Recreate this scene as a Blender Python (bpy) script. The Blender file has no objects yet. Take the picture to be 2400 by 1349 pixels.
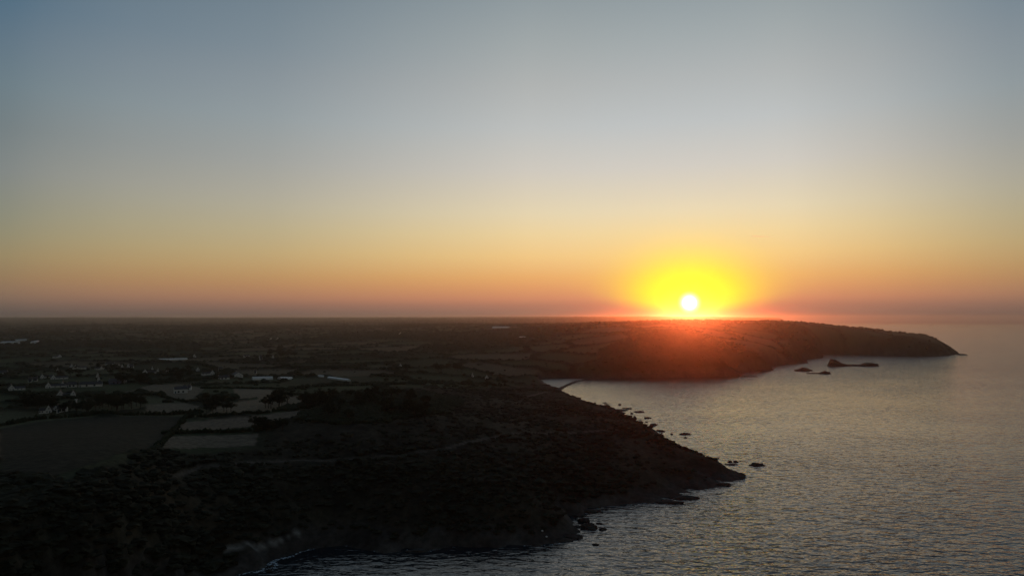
import bpy, bmesh, math, random
import numpy as np
from mathutils import Vector, Matrix, noise as mnoise

S = bpy.context.scene
COL = S.collection
R = math.radians
rng = np.random.default_rng(7)
random.seed(7)

# ------------------------------------------------------------------ camera
CAM_H = 100.0
PITCH = math.atan(71.5 / 1600)
cam = bpy.data.objects.new('camera', bpy.data.cameras.new('camera'))
COL.objects.link(cam)
cam.data.lens = 24; cam.data.sensor_width = 36
cam.data.clip_start = 1; cam.data.clip_end = 200000
cam.location = (0, 0, CAM_H)
cam.rotation_euler = (R(90) + PITCH, 0, 0)
S.camera = cam
S.render.resolution_x = 1024; S.render.resolution_y = 575
S.view_settings.view_transform = 'Standard'
S.view_settings.look = 'None'
S.view_settings.exposure = 0.12
S.view_settings.gamma = 1
S.cycles.use_denoising = True
S.cycles.denoiser = 'OPENIMAGEDENOISE'
S.cycles.max_bounces = 5
S.cycles.diffuse_bounces = 2
S.cycles.glossy_bounces = 3
S.cycles.volume_bounces = 0
S.cycles.transparent_max_bounces = 8
S.cycles.sample_clamp_indirect = 3
S.cycles.caustics_reflective = False
S.cycles.caustics_refractive = False

SUN_AZ, SUN_EL = R(14.57), R(1.27)
SUN_STRENGTH = 0.40
SUN_COL = (1.0, 0.135, 0.035)
HAZE_D, HAZE_G = 8.0e-5, 0.945

def lin(c):
    return tuple(((v/255)/12.92 if v/255 <= .04045 else ((v/255+.055)/1.055)**2.4) for v in c)

def ray(px, py):
    X = (px-1200)/1600; Y = -(py-674.5)/1600
    ca, sa = math.cos(PITCH), math.sin(PITCH)
    return np.array([X, ca - Y*sa, sa + Y*ca])

def elev_of(px, py):
    d = ray(px, py); return math.degrees(math.atan2(d[2], math.hypot(d[0], d[1])))

# ------------------------------------------------------------------ sky
def build_world():
    w = bpy.data.worlds.new('World'); S.world = w; w.use_nodes = True
    nt = w.node_tree; N = nt.nodes; L = nt.links
    bg = N['Background']
    tc = N.new('ShaderNodeTexCoord'); sep = N.new('ShaderNodeSeparateXYZ')
    L.new(tc.outputs['Generated'], sep.inputs[0])
    def M(op, a, b=None, c=None, clamp=False):
        m = N.new('ShaderNodeMath'); m.operation = op; m.use_clamp = clamp
        for i, v in enumerate((a, b, c)):
            if v is None: continue
            if isinstance(v, (int, float)): m.inputs[i].default_value = v
            else: L.new(v, m.inputs[i])
        return m.outputs[0]
    x, y, z = sep.outputs
    hor = M('SQRT', M('ADD', M('MULTIPLY', x, x), M('MULTIPLY', y, y)))
    el = M('MULTIPLY', M('ARCTAN2', z, hor), 180/math.pi)      # degrees
    az = M('MULTIPLY', M('ARCTAN2', x, y), 180/math.pi)
    def ramp(fac, stops, interp='LINEAR'):
        r = N.new('ShaderNodeValToRGB'); r.color_ramp.interpolation = interp
        e = r.color_ramp.elements
        while len(e) > 1: e.remove(e[-1])
        e[0].position = stops[0][0]; e[0].color = (*stops[0][1], 1)
        for p, c in stops[1:]:
            k = e.new(p); k.color = (*c, 1)
        L.new(fac, r.inputs[0]); return r.outputs[0]
    # elevation is mapped so that the low sky gets most of the ramp
    t = M('DIVIDE', M('ADD', el, 2.0), 92.0)
    t = M('POWER', M('MAXIMUM', t, 0.0), 0.5)
    def T(e): return math.sqrt(max(0, (e+2)/92))
    tabA = [(735,(86,78,76)),(715,(108,91,81)),(700,(122,100,85)),(675,(134,109,87)),(650,(140,116,87)),(600,(143,128,96)),(550,(136,131,107)),(500,(129,130,115)),(400,(120,126,125)),(300,(108,119,122)),(200,(101,118,126)),(100,(91,111,125)),(0,(77,103,122))]
    tabB = [(735,(126,98,89)),(715,(164,112,93)),(700,(193,128,97)),(675,(210,146,97)),(650,(220,163,101)),(600,(228,190,127)),(550,(225,200,149)),(500,(217,202,168)),(400,(197,192,182)),(300,(180,183,182)),(200,(168,171,170)),(100,(153,160,161)),(0,(138,148,152))]
    A = [(T(-2), lin((60,54,52)))] + [(T(elev_of(30, p)), lin(c)) for p, c in tabA] + [(T(40), lin((46,72,98))), (T(90), lin((68,76,90)))]
    B = [(T(-2), lin((110,76,66)))] + [(T(elev_of(1230, p)), lin(c)) for p, c in tabB] + [(T(42), lin((88,106,124))), (T(90), lin((68,76,90)))]
    ra, rb = ramp(t, A), ramp(t, B)
    fa = M('DIVIDE', M('ADD', az, 180.0), 360.0)
    def F(a): return (a+180)/360
    g = lambda v: (v, v, v)
    f = ramp(fa, [(F(-60), g(0)), (F(-37.5), g(.0)), (F(-34.5), g(.13)), (F(-30), g(.25)), (F(-19.6), g(.42)), (F(-9), g(.74)), (F(1.1), g(1)), (F(22), g(1)), (F(28), g(.80)), (F(36.2), g(.38)), (F(60), g(0))])
    mix = N.new('ShaderNodeMix'); mix.data_type = 'RGBA'
    L.new(f, mix.inputs[0]); L.new(ra, mix.inputs[6]); L.new(rb, mix.inputs[7])
    # the eastern half of the sky is already in dusk
    dim = ramp(fa, [(0, (.78,.62,.46)), (F(-130), (.70,.58,.46)), (F(-70), g(.45)), (F(-40), g(1)), (F(3), g(1)), (F(13), g(1.0)), (F(45), g(1)), (F(75), g(.5)), (F(130), (.70,.58,.46)), (1, (.78,.62,.46))])
    mul = N.new('ShaderNodeMix'); mul.data_type = 'RGBA'; mul.blend_type = 'MULTIPLY'; mul.inputs[0].default_value = 1
    L.new(mix.outputs[2], mul.inputs[6]); L.new(dim, mul.inputs[7])
    # brighter air in a broad lobe about the sun, then the yellow aureole and the disc
    da = M('SUBTRACT', az, math.degrees(SUN_AZ)); de = M('SUBTRACT', el, math.degrees(SUN_EL))
    wide = M('SQRT', M('ADD', M('MULTIPLY', M('MULTIPLY', da, da), 1.0), M('MULTIPLY', M('MULTIPLY', de, de), .25)))
    lob = ramp(M('DIVIDE', wide, 16.0), [(0, (1.02,1.06,1.10)), (.45, (1.01,1.03,1.05)), (1, (1,1,1))], 'EASE')
    mul2 = N.new('ShaderNodeMix'); mul2.data_type = 'RGBA'; mul2.blend_type = 'MULTIPLY'; mul2.inputs[0].default_value = 1
    L.new(mul.outputs[2], mul2.inputs[6]); L.new(lob, mul2.inputs[7])
    rad = M('SQRT', M('ADD', M('MULTIPLY', M('MULTIPLY', da, da), .52), M('MULTIPLY', de, de)))
    k = ramp(M('DIVIDE', rad, 8.9), [(0, g(1)), (.12, g(.98)), (.20, g(.93)), (.28, g(.80)), (.36, g(.60)), (.45, g(.38)), (.55, g(.20)), (.68, g(.07)), (.82, g(.02)), (1, g(0))])
    low = ramp(M('DIVIDE', M('SUBTRACT', M('ADD', el, .6), M('MULTIPLY', M('ABSOLUTE', da), .21)), 2.0), [(0, g(0)), (.2, g(.18)), (.6, g(.85)), (1, g(1))])
    kk = M('MULTIPLY', k, low)
    glow = N.new('ShaderNodeMix'); glow.data_type = 'RGBA'
    L.new(kk, glow.inputs[0]); L.new(mul2.outputs[2], glow.inputs[6])
    hot = ramp(M('DIVIDE', rad, 6.0), [(0, (.92,1.0,0.0)), (.25, (.86,.98,0.0)), (.5, (.80,.90,.0)), (1, (.78,.78,.05))])
    L.new(hot, glow.inputs[7])
    r2 = M('SQRT', M('ADD', M('MULTIPLY', da, da), M('MULTIPLY', de, de)))
    core = ramp(r2, [(0, g(1)), (.30, g(1)), (.50, g(.75)), (.67, g(.28)), (.84, g(.08)), (1.0, g(0))], 'EASE')
    cm = N.new('ShaderNodeMix'); cm.data_type = 'RGBA'
    L.new(core, cm.inputs[0]); L.new(glow.outputs[2], cm.inputs[6]); cm.inputs[7].default_value = (2.2, 2.0, 1.7, 1)
    # physical sky underneath, faint
    sk = N.new('ShaderNodeTexSky'); sk.sky_type = 'NISHITA'; sk.sun_disc = False
    sk.sun_elevation = SUN_EL; sk.sun_rotation = SUN_AZ; sk.altitude = 100; sk.dust_density = 2.5; sk.ozone_density = 2
    b2 = N.new('ShaderNodeBackground'); b2.inputs[1].default_value = .006
    L.new(sk.outputs[0], b2.inputs[0])
    L.new(cm.outputs[2], bg.inputs[0]); bg.inputs[1].default_value = 1.0
    add = N.new('ShaderNodeAddShader'); L.new(bg.outputs[0], add.inputs[0]); L.new(b2.outputs[0], add.inputs[1])
    L.new(add.outputs[0], N['World Output'].inputs[0])
    w.cycles.sampling_method = 'MANUAL'; w.cycles.sample_map_resolution = 1024
build_world()

sun = bpy.data.objects.new('sun', bpy.data.lights.new('sun', 'SUN')); COL.objects.link(sun)
sun.data.energy = SUN_STRENGTH; sun.data.angle = R(.5); sun.data.color = SUN_COL
sd = Vector((math.sin(SUN_AZ)*math.cos(SUN_EL), math.cos(SUN_AZ)*math.cos(SUN_EL), math.sin(SUN_EL)))
sun.rotation_euler = sd.to_track_quat('Z', 'Y').to_euler()
sun.location = (0, 0, 400)

# ------------------------------------------------------------------ helpers
def at(px, py, z=0.0):
    d = ray(px, py); t = (z-CAM_H)/d[2]
    return np.array([d[0]*t, d[1]*t])

def azd(px, d):
    """ground point in the column of pixel px at forward distance d"""
    return np.array([(px-1200)/1600*d, d])

def tag(o, label=None, cat=None, group=None, kind=None):
    if label: o['label'] = label
    if cat: o['category'] = cat
    if group: o['group'] = group
    if kind: o['kind'] = kind
    return o

def mesh_obj(name, verts, faces, mat, parent=None, smooth=False):
    me = bpy.data.meshes.new(name)
    me.from_pydata([tuple(v) for v in verts], [], faces)
    me.materials.append(mat)
    if smooth: me.shade_smooth()
    o = bpy.data.objects.new(name, me); COL.objects.link(o)
    if parent: o.parent = parent
    return o

def np_mesh(name, V, F, mat, smooth=True):
    """V (n,3), F (m,k) numpy"""
    me = bpy.data.meshes.new(name)
    me.vertices.add(len(V)); me.vertices.foreach_set('co', V.astype(np.float32).ravel())
    k = F.shape[1]
    me.loops.add(F.size); me.loops.foreach_set('vertex_index', F.astype(np.int32).ravel())
    me.polygons.add(len(F)); me.polygons.foreach_set('loop_start', np.arange(0, F.size, k, dtype=np.int32))
    me.polygons.foreach_set('use_smooth', np.full(len(F), smooth))
    me.materials.append(mat); me.update(calc_edges=True)
    o = bpy.data.objects.new(name, me); COL.objects.link(o)
    return o

def _hash(ix, iy, seed):
    h = (ix.astype(np.int64)*374761393 + iy.astype(np.int64)*668265263 + seed*1442695041) & 0xffffffff
    h = ((h ^ (h >> 13))*1274126177) & 0xffffffff
    h = ((h ^ (h >> 16))*2246822519) & 0xffffffff
    return ((h ^ (h >> 15)) & 0xffffff)/float(0xffffff)

def vnoise(x, y, seed=0):
    ix, iy = np.floor(x), np.floor(y); fx, fy = x-ix, y-iy
    fx = fx*fx*fx*(fx*(fx*6-15)+10); fy = fy*fy*fy*(fy*(fy*6-15)+10)
    a = _hash(ix, iy, seed); b = _hash(ix+1, iy, seed); c = _hash(ix, iy+1, seed); d = _hash(ix+1, iy+1, seed)
    return (a+(b-a)*fx)*(1-fy) + (c+(d-c)*fx)*fy - .5          # -0.5..0.5

def fbm(x, y, wl, octs=4, seed=0, gain=.5):
    s = 0; a = 1; tot = 0
    for i in range(octs):
        ang = .7*i; cx, sx = math.cos(ang), math.sin(ang)
        s = s + a*vnoise((x*cx-y*sx)/wl+31*i, (x*sx+y*cx)/wl-17*i, seed+i); tot += a
        a *= gain; wl *= .5
    return s/tot*2                                             # about -1..1

def poly_sd(x, y, P):
    """signed distance, positive inside"""
    d2 = np.full(x.shape, 1e18); ins = np.zeros(x.shape, bool)
    n = len(P)
    for i in range(n):
        ax, ay = P[i]; bx, by = P[(i+1) % n]
        ex, ey = bx-ax, by-ay; L2 = ex*ex+ey*ey+1e-9
        t = np.clip(((x-ax)*ex+(y-ay)*ey)/L2, 0, 1)
        dx, dy = x-ax-t*ex, y-ay-t*ey
        d2 = np.minimum(d2, dx*dx+dy*dy)
        if ay != by:
            c = ((ay > y) != (by > y)) & (x < (bx-ax)*(y-ay)/(by-ay)+ax)
            ins ^= c
    d = np.sqrt(d2); return np.where(ins, d, -d)

def line_d(x, y, P):
    d2 = np.full(x.shape, 1e18)
    for i in range(len(P)-1):
        ax, ay = P[i]; bx, by = P[i+1]
        ex, ey = bx-ax, by-ay; L2 = ex*ex+ey*ey+1e-9
        t = np.clip(((x-ax)*ex+(y-ay)*ey)/L2, 0, 1)
        d2 = np.minimum(d2, (x-ax-t*ex)**2+(y-ay-t*ey)**2)
    return np.sqrt(d2)

# ------------------------------------------------------------------ terrain definition
COAST_PX = [(560,1347),(618,1326),(640,1311),(690,1297),(745,1280),(800,1275),(850,1284),(900,1294),(955,1286),(1000,1288),
 (1060,1279),(1120,1282),(1200,1277),(1290,1275),(1350,1264),(1310,1262),(1362,1246),(1345,1232),(1332,1208),(1365,1203),(1396,1200),
 (1378,1189),(1405,1186),(1440,1181),(1510,1177),(1578,1176),(1552,1166),(1590,1162),(1620,1168),(1590,1155),(1608,1152),
 (1597,1142),(1640,1145),(1702,1135),(1666,1122),(1700,1124),(1742,1125),(1744,1112),(1738,1104),(1720,1100),(1690,1088),(1650,1074),
 (1600,1054),(1562,1040),(1540,1014),(1500,996),(1452,984),(1432,974),(1474,968),(1440,960),(1400,950),(1362,936),(1340,928),
 (1316,914),(1300,908),(1282,902),(1264,889),(1300,886.5),(1370,886.5),(1450,886),(1530,884),(1620,883),(1700,882),(1746,882),(1716,878),
 (1770,868),(1812,867),(1776,861),(1830,855),(1862,852),(1895,850),(1880,844),(1930,838),(1920,832),(1960,828),(2000,829),(2080,832),
 (2150,834),(2225,833),(2243,829)]
coast = [at(*p) for p in COAST_PX]
coast += [azd(2244,1960), azd(2225,2080), azd(2150,2300), azd(2040,2650), azd(1930,3300), azd(1870,4600), azd(1850,7000), azd(1835,12000), azd(1830,25000)]
coast += [np.array([-60000, 25000]), np.array([-60000, -400]), np.array([-180, -400]), np.array([-170, 60]), np.array([-150, 150]), np.array([-128, 205]), at(470,1385)]
COAST = np.array(coast)
SPIT = np.array([at(1312,912), at(1322,905), at(1340,897), at(1352,893), at(1372,889.5), at(1400,887)])

EL_D = {  # column (image x): (distance, height) pairs
 -500:[(150,36),(200,42),(280,44),(400,38),(550,34),(800,28)],
 0:[(120,32),(160,38),(230,42),(280,42),(380,37),(500,33),(650,29),(800,27)],
 300:[(120,22),(160,28),(200,34),(240,38),(300,40),(380,38),(500,33),(650,29),(800,27)],
 500:[(262,5),(275,10),(300,20),(340,29),(400,34),(520,33),(700,27)],
 600:[(272,4),(290,12),(320,22),(360,30),(420,34),(520,34),(700,27)],
 700:[(300,8),(325,19),(360,27),(420,34),(520,36),(700,27)],
 850:[(305,7),(330,16),(380,29),(450,36),(550,36),(700,28),(850,23)],
 1000:[(305,7),(330,15),(380,29),(450,35),(560,32),(700,25),(850,19)],
 1100:[(308,7),(330,14),(380,26),(450,32),(560,27),(700,19),(850,13)],
 1250:[(308,6),(330,12),(380,22),(440,25),(560,21),(700,14),(900,6),(960,3)],
 1400:[(375,6),(420,13),(500,20),(600,17),(700,8),(760,4)],
 1480:[(380,6),(440,14),(520,18),(590,13)],
 1550:[(395,6),(440,10),(500,13),(550,7)],
 1650:[(415,4),(440,7),(470,7),(480,4)], 1720:[(430,3),(445,3)]}
EL_PX = [(1200,880,8),(-500,840,26),(0,840,26),(300,840,26),(600,840,24),(900,840,25),(1150,860,18),(1250,868,14),
 (1400,850,20),(1400,832,30),(1400,790,58),(1600,860,18),(1600,830,34),(1600,790,62),(1200,830,28),(1200,790,45),
 (900,800,38),(600,790,36),(600,767,55),(300,790,38),(300,765,54),(0,790,38),(0,765,50),
 (1800,757.5,86),(1870,760,83),(1700,810,44),(1800,812,40),(1900,800,42)]
ctrl = []
for px, py, z in EL_PX:
    p = at(px, py, z); ctrl.append((p[0], p[1], z))
for px, d, z in [(-600,7000,60),(0,7000,60),(1600,1750,85),(1500,1850,83),(1400,1820,79),(1200,2450,71),(1050,3000,64),(900,3400,58),(1700,2050,87),(2150,1975,54),(2190,1950,44),(2225,1935,30),(2100,2000,55),(2020,1960,64),(1960,1930,70),(400,7000,62),(800,6500,66),(1200,5500,66),(1500,4600,62),(1500,3200,72),(1700,4200,52),(1300,3600,66),(-600,11000,108),(0,10500,108),(300,10500,102),(600,10500,99),(900,9500,101),(1200,9000,104),(1450,8500,113),(1700,8500,109),(1830,8000,74)]:
    p = azd(px, d); ctrl.append((p[0], p[1], z))
for px, L_ in EL_D.items():
    for d, z in L_:
        p = azd(px, d); ctrl.append((p[0], p[1], z))
ctrl = np.array(ctrl)
def uv(x, y):
    return np.arctan2(x, y)*2.2, .5*np.log(x*x+y*y+25)
cu, cv = uv(ctrl[:,0], ctrl[:,1]); C0 = .003
D = np.sqrt((cu[:,None]-cu)**2+(cv[:,None]-cv)**2+C0)
wgt = np.linalg.solve(D + np.eye(len(D))*-1e-4, ctrl[:,2]-40)

def base_E(x, y):
    pu, pv = uv(x, y); E = np.full(np.shape(x), 40.)
    for i in range(len(ctrl)): E = E + wgt[i]*np.sqrt((pu-cu[i])**2+(pv-cv[i])**2+C0)
    return np.maximum(E, 2.2)
def land(px, py):
    """first meeting of the view ray with the smooth land form"""
    d = ray(px, py); t = np.exp(np.linspace(math.log(90), math.log(9000), 1500))
    X, Y, Z = d[0]*t, d[1]*t, CAM_H+d[2]*t
    k = int(np.argmax(Z <= base_E(X, Y)+1.0)); return np.array([X[k], Y[k]])

SCRUB = np.array([land(*p) for p in [(-700,1130),(0,1112),(150,1122),(250,1090),(360,1060),(600,1050),(615,1005),(690,970),(760,938),(1000,908),(1150,910),(1264,895)]]+[(500,1100),(500,300),(0,-300),(-900,-300)])
FIELDS = [  # image outline, elevation, colour
 ([(385,1022),(470,1018),(608,1014),(600,1042),(560,1048),(470,1050),(378,1053)], 38, (.17,.14,.10)),
 ([(432,984),(560,975),(748,953),(690,975),(648,988),(520,1003),(398,1011)], 35, (.20,.155,.11)),
 ([(478,972),(505,955),(560,940),(600,935),(625,912),(648,916),(700,928),(730,942),(640,960),(560,969)], 32, (.21,.165,.11)),
 ([(545,912),(640,913),(612,930),(560,936),(548,925)], 30, (.21,.165,.115)),
 ([(345,905),(420,900),(480,912),(448,938),(350,922),(318,915)], 29, (.18,.15,.105)),
 ([(340,946),(430,941),(470,950),(455,964),(342,968)], 31, (.18,.15,.105)),
 ([(0,1000),(90,985),(200,976),(330,973),(430,975),(400,1018),(350,1056),(240,1086),(130,1116),(0,1108)], 37, (.052,.047,.033)),
 ([(-500,1010),(-10,1002),(-10,1106),(-500,1110)], 38, (.045,.046,.034)),
 ([(720,884),(860,880),(900,893),(740,900),(640,902)], 24, (.055,.06,.035)),
 ([(518,1257),(600,1238),(690,1221),(712,1225),(650,1244),(560,1267),(524,1274)], 22, (.27,.25,.22)),
]
FIELDS = [(np.array([land(a, b) for a, b in P]), c) for P, z, c in FIELDS]
PATHS = [  # footpaths and lanes (image points, elevation guess, half width)
 ([(1480,1003),(1400,1010),(1300,1014),(1180,1018),(1100,1032),(1040,1050),(960,1062),(860,1072),(700,1080),(560,1090),(470,1100),(400,1122)], 42, .8),
 ([(1285,917),(1260,924),(1228,932),(1170,930),(1100,921)], 12, 1.5),
 ([(200,936),(260,925),(330,914),(350,912)], 29, 1.5),
 ([(255,1268),(290,1246),(310,1240)], 36, 1.0),
]

def bocage(x, y, size=125.0, seed=5):
    """jittered cells: returns distance to the nearest hedge line and a cell value"""
    xs, ys = x/size, y/size
    xs, ys = xs+.25*vnoise(xs*.7, ys*.7, 91), ys+.25*vnoise(xs*.7+9, ys*.7, 92)
    ix, iy = np.floor(xs), np.floor(ys)
    f1 = np.full(x.shape, 9.); f2 = np.full(x.shape, 9.); cid = np.zeros(x.shape)
    for a in (-1, 0, 1):
        for b in (-1, 0, 1):
            cx, cy = ix+a, iy+b
            dx = cx+_hash(cx, cy, seed)-xs; dy = (cy+_hash(cx, cy, seed+1)-ys)
            d = np.sqrt(dx*dx+dy*dy); m = d < f1
            f2 = np.where(m, f1, np.minimum(f2, d)); cid = np.where(m, _hash(cx, cy, seed+2), cid); f1 = np.where(m, d, f1)
    return (f2-f1)*size*.5, cid

def smooth(a, b, v):
    t = np.clip((v-a)/(b-a), 0, 1); return t*t*(3-2*t)

def terrain(x, y, want_col=False):
    x = np.asarray(x, float); y = np.asarray(y, float)
    r = np.hypot(x, y)
    sd = poly_sd(x, y, COAST)
    jag = fbm(x, y, 26, 4, 3, .6)*np.where(r < 900, 1.5, 5.0)
    # rock strata run towards the lower right: stretched noise makes fingers
    u = (x*.83-y*.56); v = (x*.56+y*.83)
    jag = jag + vnoise(u/26, v/5.0, 44)*4.5*(r < 1000)
    s = sd + jag*smooth(-30, 0, sd)*(1-.6*smooth(20, 80, sd))
    E = base_E(x, y)
    Lc = np.where(r > 1600, 22., 11.)
    sp = np.maximum(s, 0)
    z = E*(1-np.exp(-sp/Lc)) + .25*np.minimum(sp, 3)
    cliff = np.exp(-sp/30)
    z = z + np.minimum(sp/6, 1)*cliff*fbm(x, y, 14, 4, 12, .6)*3.0
    z = z + smooth(10, 60, sp)*fbm(x, y, 140, 3, 15)*2.0*np.where(r < 3000, 1, 2.5)
    zs = np.where(s < 0, np.maximum(s*.25, -5), 0)
    z = np.where(s > 0, z, zs)
    spd = line_d(x, y, SPIT)
    z = np.maximum(z, 1.0*(1-spd/4.0)+vnoise(x/4, y/4, 3)*.8)
    # vegetation relief
    inscrub = smooth(-12, 12, poly_sd(x, y, SCRUB))
    fld = np.zeros(x.shape); fcol = np.zeros(x.shape+(3,))
    near = r < 1700
    for P, c in FIELDS:
        m = np.zeros(x.shape)
        mm = near & (x > P[:,0].min()-10) & (x < P[:,0].max()+10) & (y > P[:,1].min()-10) & (y < P[:,1].max()+10)
        if mm.any():
            m[mm] = smooth(-1.0, 1.5, poly_sd(x[mm], y[mm], P)+vnoise(x[mm]/5, y[mm]/5, 8)*1.5)
            fld = np.maximum(fld, m); fcol = fcol*(1-m[...,None]) + np.array(c)*m[...,None]
    pth = np.zeros(x.shape)
    for P, zz, hw in PATHS_W:
        mm = r < 1300
        pth[mm] = np.maximum(pth[mm], 1-smooth(hw, hw*2.2, line_d(x[mm], y[mm], P)))
    hd, cid = bocage(x, y)
    hedge = 1-smooth(3.5, 9, hd+vnoise(x/14, y/14, 61)*5)
    wood = smooth(.12, .3, fbm(x, y, 420, 3, 71)) * smooth(800, 1100, r)
    cape = smooth(-60, 120, x-.27*y-80)*smooth(1200, 1400, r)*(1-smooth(2600, 3600, r))
    boc = (1-inscrub)*smooth(8, 40, sp)*(1-.85*cape)
    veg_s = inscrub*smooth(4, 18, sp)*(1.2*fbm(x, y, 30, 4, 21, .62)+1.6*np.abs(vnoise(x/9, y/9, 22))+1.0*np.abs(vnoise(x/4.2, y/4.2, 23)))
    bumpy = .6+.8*np.abs(vnoise(x/11, y/11, 25))+.5*vnoise(x/5, y/5, 26)
    farg = 1+.8*smooth(3000, 9000, r)
    veg_b = boc*np.maximum(hedge*3.8*np.where(r<900,.5,1), wood*7.0)*bumpy*farg
    keep = (1-fld)*(1-pth)
    z = z + (veg_s+veg_b)*keep
    if not want_col: return z
    n1 = fbm(x, y, 60, 4, 33)[...,None]; n2 = fbm(x, y, 9, 3, 34)[...,None]
    scr = np.array([.046,.040,.027])*(1+.55*n1+.5*n2)
    br = smooth(.15, .6, fbm(x, y, 85, 4, 37))[...,None]        # bracken slopes
    scr = scr*(1-br*.7) + np.array([.075,.056,.035])*br*.7
    cc = cid[...,None]
    pal = np.where(cc < .3, np.array([.045,.055,.028]), np.where(cc < .55, np.array([.07,.072,.04]), np.where(cc < .8, np.array([.095,.078,.05]), np.array([.035,.042,.022]))))
    pal = pal*1.35*(1+.25*n1)
    veg = np.array([.020,.024,.013])*(1+.5*n2)
    hm = np.maximum(hedge, wood)[...,None]
    bc = pal*(1-hm)+veg*hm
    c = scr*inscrub[...,None]+bc*(1-inscrub[...,None])
    shore = (1-smooth(3, 14, sp+4*n2[...,0]))[...,None]
    rockc = np.array([.070,.062,.054])*(1+.6*n2)
    c = c*(1-shore)+rockc*shore
    c = c*(1-fld[...,None])+fcol*fld[...,None]*(1+.12*n1+.1*n2)
    pc = np.array([.14,.12,.095])
    c = c*(1-pth[...,None]*.8)+pc*pth[...,None]*.8
    return z, np.clip(c, .004, 1), s

WOOD = np.array([land(*p) for p in [(612,950),(640,932),(760,928),(1000,922),(1085,940),(1050,972),(900,990),(760,992),(690,985),(700,966)]])
PATHS_W = [(np.array([land(a, b) for a, b in P]), z, hw) for P, z, hw in PATHS]

# ------------------------------------------------------------------ materials
def mat(name, col, rough=.9, spec=.2, noise=None, bump=0, bscale=1.0):
    m = bpy.data.materials.new(name); m.use_nodes = True
    nt = m.node_tree; b = nt.nodes['Principled BSDF']
    b.inputs['Base Color'].default_value = (*col, 1); b.inputs['Roughness'].default_value = rough
    b.inputs['Specular IOR Level'].default_value = spec
    if noise or bump:
        tc = nt.nodes.new('ShaderNodeTexCoord'); n = nt.nodes.new('ShaderNodeTexNoise')
        n.inputs['Scale'].default_value = bscale; n.inputs['Detail'].default_value = 5
        nt.links.new(tc.outputs['Object'], n.inputs['Vector'])
        if noise:
            r = nt.nodes.new('ShaderNodeMapRange'); r.inputs[1].default_value = .25; r.inputs[2].default_value = .75
            r.inputs[3].default_value = 1-noise; r.inputs[4].default_value = 1+noise
            mx = nt.nodes.new('ShaderNodeMix'); mx.data_type = 'RGBA'; mx.blend_type = 'MULTIPLY'; mx.inputs[0].default_value = 1
            mx.inputs[6].default_value = (*col, 1); nt.links.new(n.outputs[0], r.inputs[0]); nt.links.new(r.outputs[0], mx.inputs[7])
            nt.links.new(mx.outputs[2], b.inputs['Base Color'])
        if bump:
            bp = nt.nodes.new('ShaderNodeBump'); bp.inputs['Strength'].default_value = .8; bp.inputs['Distance'].default_value = bump
            nt.links.new(n.outputs[0], bp.inputs['Height']); nt.links.new(bp.outputs[0], b.inputs['Normal'])
    return m

MAT = dict(
 wall=mat('white_render', (.66,.66,.64), .9, .2, .08, 0, .6),
 stone=mat('granite', (.30,.27,.24), .9, .2, .3, .03, 2),
 slate=mat('slate', (.07,.075,.085), .7, .3, .25, .02, 3),
 glass=mat('window_glass', (.02,.025,.03), .1, .6),
 door=mat('painted_door', (.06,.10,.14), .6, .3),
 brick=mat('chimney_brick', (.28,.22,.18), .9, .2, .2, 0, 3),
 green=mat('greenhouse_glass', (.62,.66,.66), .35, .5, .1, 0, .4),
 frame=mat('metal_frame', (.45,.46,.46), .5, .4),
 poly=mat('tunnel_film', (.72,.73,.70), .5, .4, .12, 0, .5),
 shed=mat('blue_cladding', (.10,.11,.20), .7, .3, .1, 0, 1),
 leaf=mat('foliage', (.030,.036,.018), .95, .1, .5, 0, 1.2),
 bark=mat('bark', (.05,.038,.028), .95, .1, .3, .02, 5),
 scrub=mat('gorse', (.034,.033,.020), .95, .1, .55, 0, .25),
 rock=mat('dark_rock', (.055,.048,.042), .85, .25, .5, .3, .6),
 pale=mat('pale_stone', (.75,.75,.73), .8, .2, .1, .02, 3),
 track=mat('track_dust', (.17,.15,.12), .95, .1, .3, 0, .3),
)
gm = bpy.data.materials.new('ground_cover'); gm.use_nodes = True
nt = gm.node_tree; b = nt.nodes['Principled BSDF']; b.inputs['Roughness'].default_value = 1; b.inputs['Specular IOR Level'].default_value = .05
vc = nt.nodes.new('ShaderNodeAttribute'); vc.attribute_name = 'cover'
tc = nt.nodes.new('ShaderNodeTexCoord'); n1 = nt.nodes.new('ShaderNodeTexNoise'); n1.inputs['Scale'].default_value = .35; n1.inputs['Detail'].default_value = 8; n1.inputs['Roughness'].default_value = .65
nt.links.new(tc.outputs['Object'], n1.inputs['Vector'])
mr = nt.nodes.new('ShaderNodeMapRange'); mr.inputs[1].default_value = .3; mr.inputs[2].default_value = .7; mr.inputs[3].default_value = .55; mr.inputs[4].default_value = 1.45
nt.links.new(n1.outputs[0], mr.inputs[0])
mx = nt.nodes.new('ShaderNodeMix'); mx.data_type = 'RGBA'; mx.blend_type = 'MULTIPLY'; mx.inputs[0].default_value = 1
nt.links.new(vc.outputs['Color'], mx.inputs[6]); nt.links.new(mr.outputs[0], mx.inputs[7]); nt.links.new(mx.outputs[2], b.inputs['Base Color'])
bp = nt.nodes.new('ShaderNodeBump'); bp.inputs['Strength'].default_value = .7; bp.inputs['Distance'].default_value = .9
nt.links.new(n1.outputs[0], bp.inputs['Height']); nt.links.new(bp.outputs[0], b.inputs['Normal'])

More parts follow.
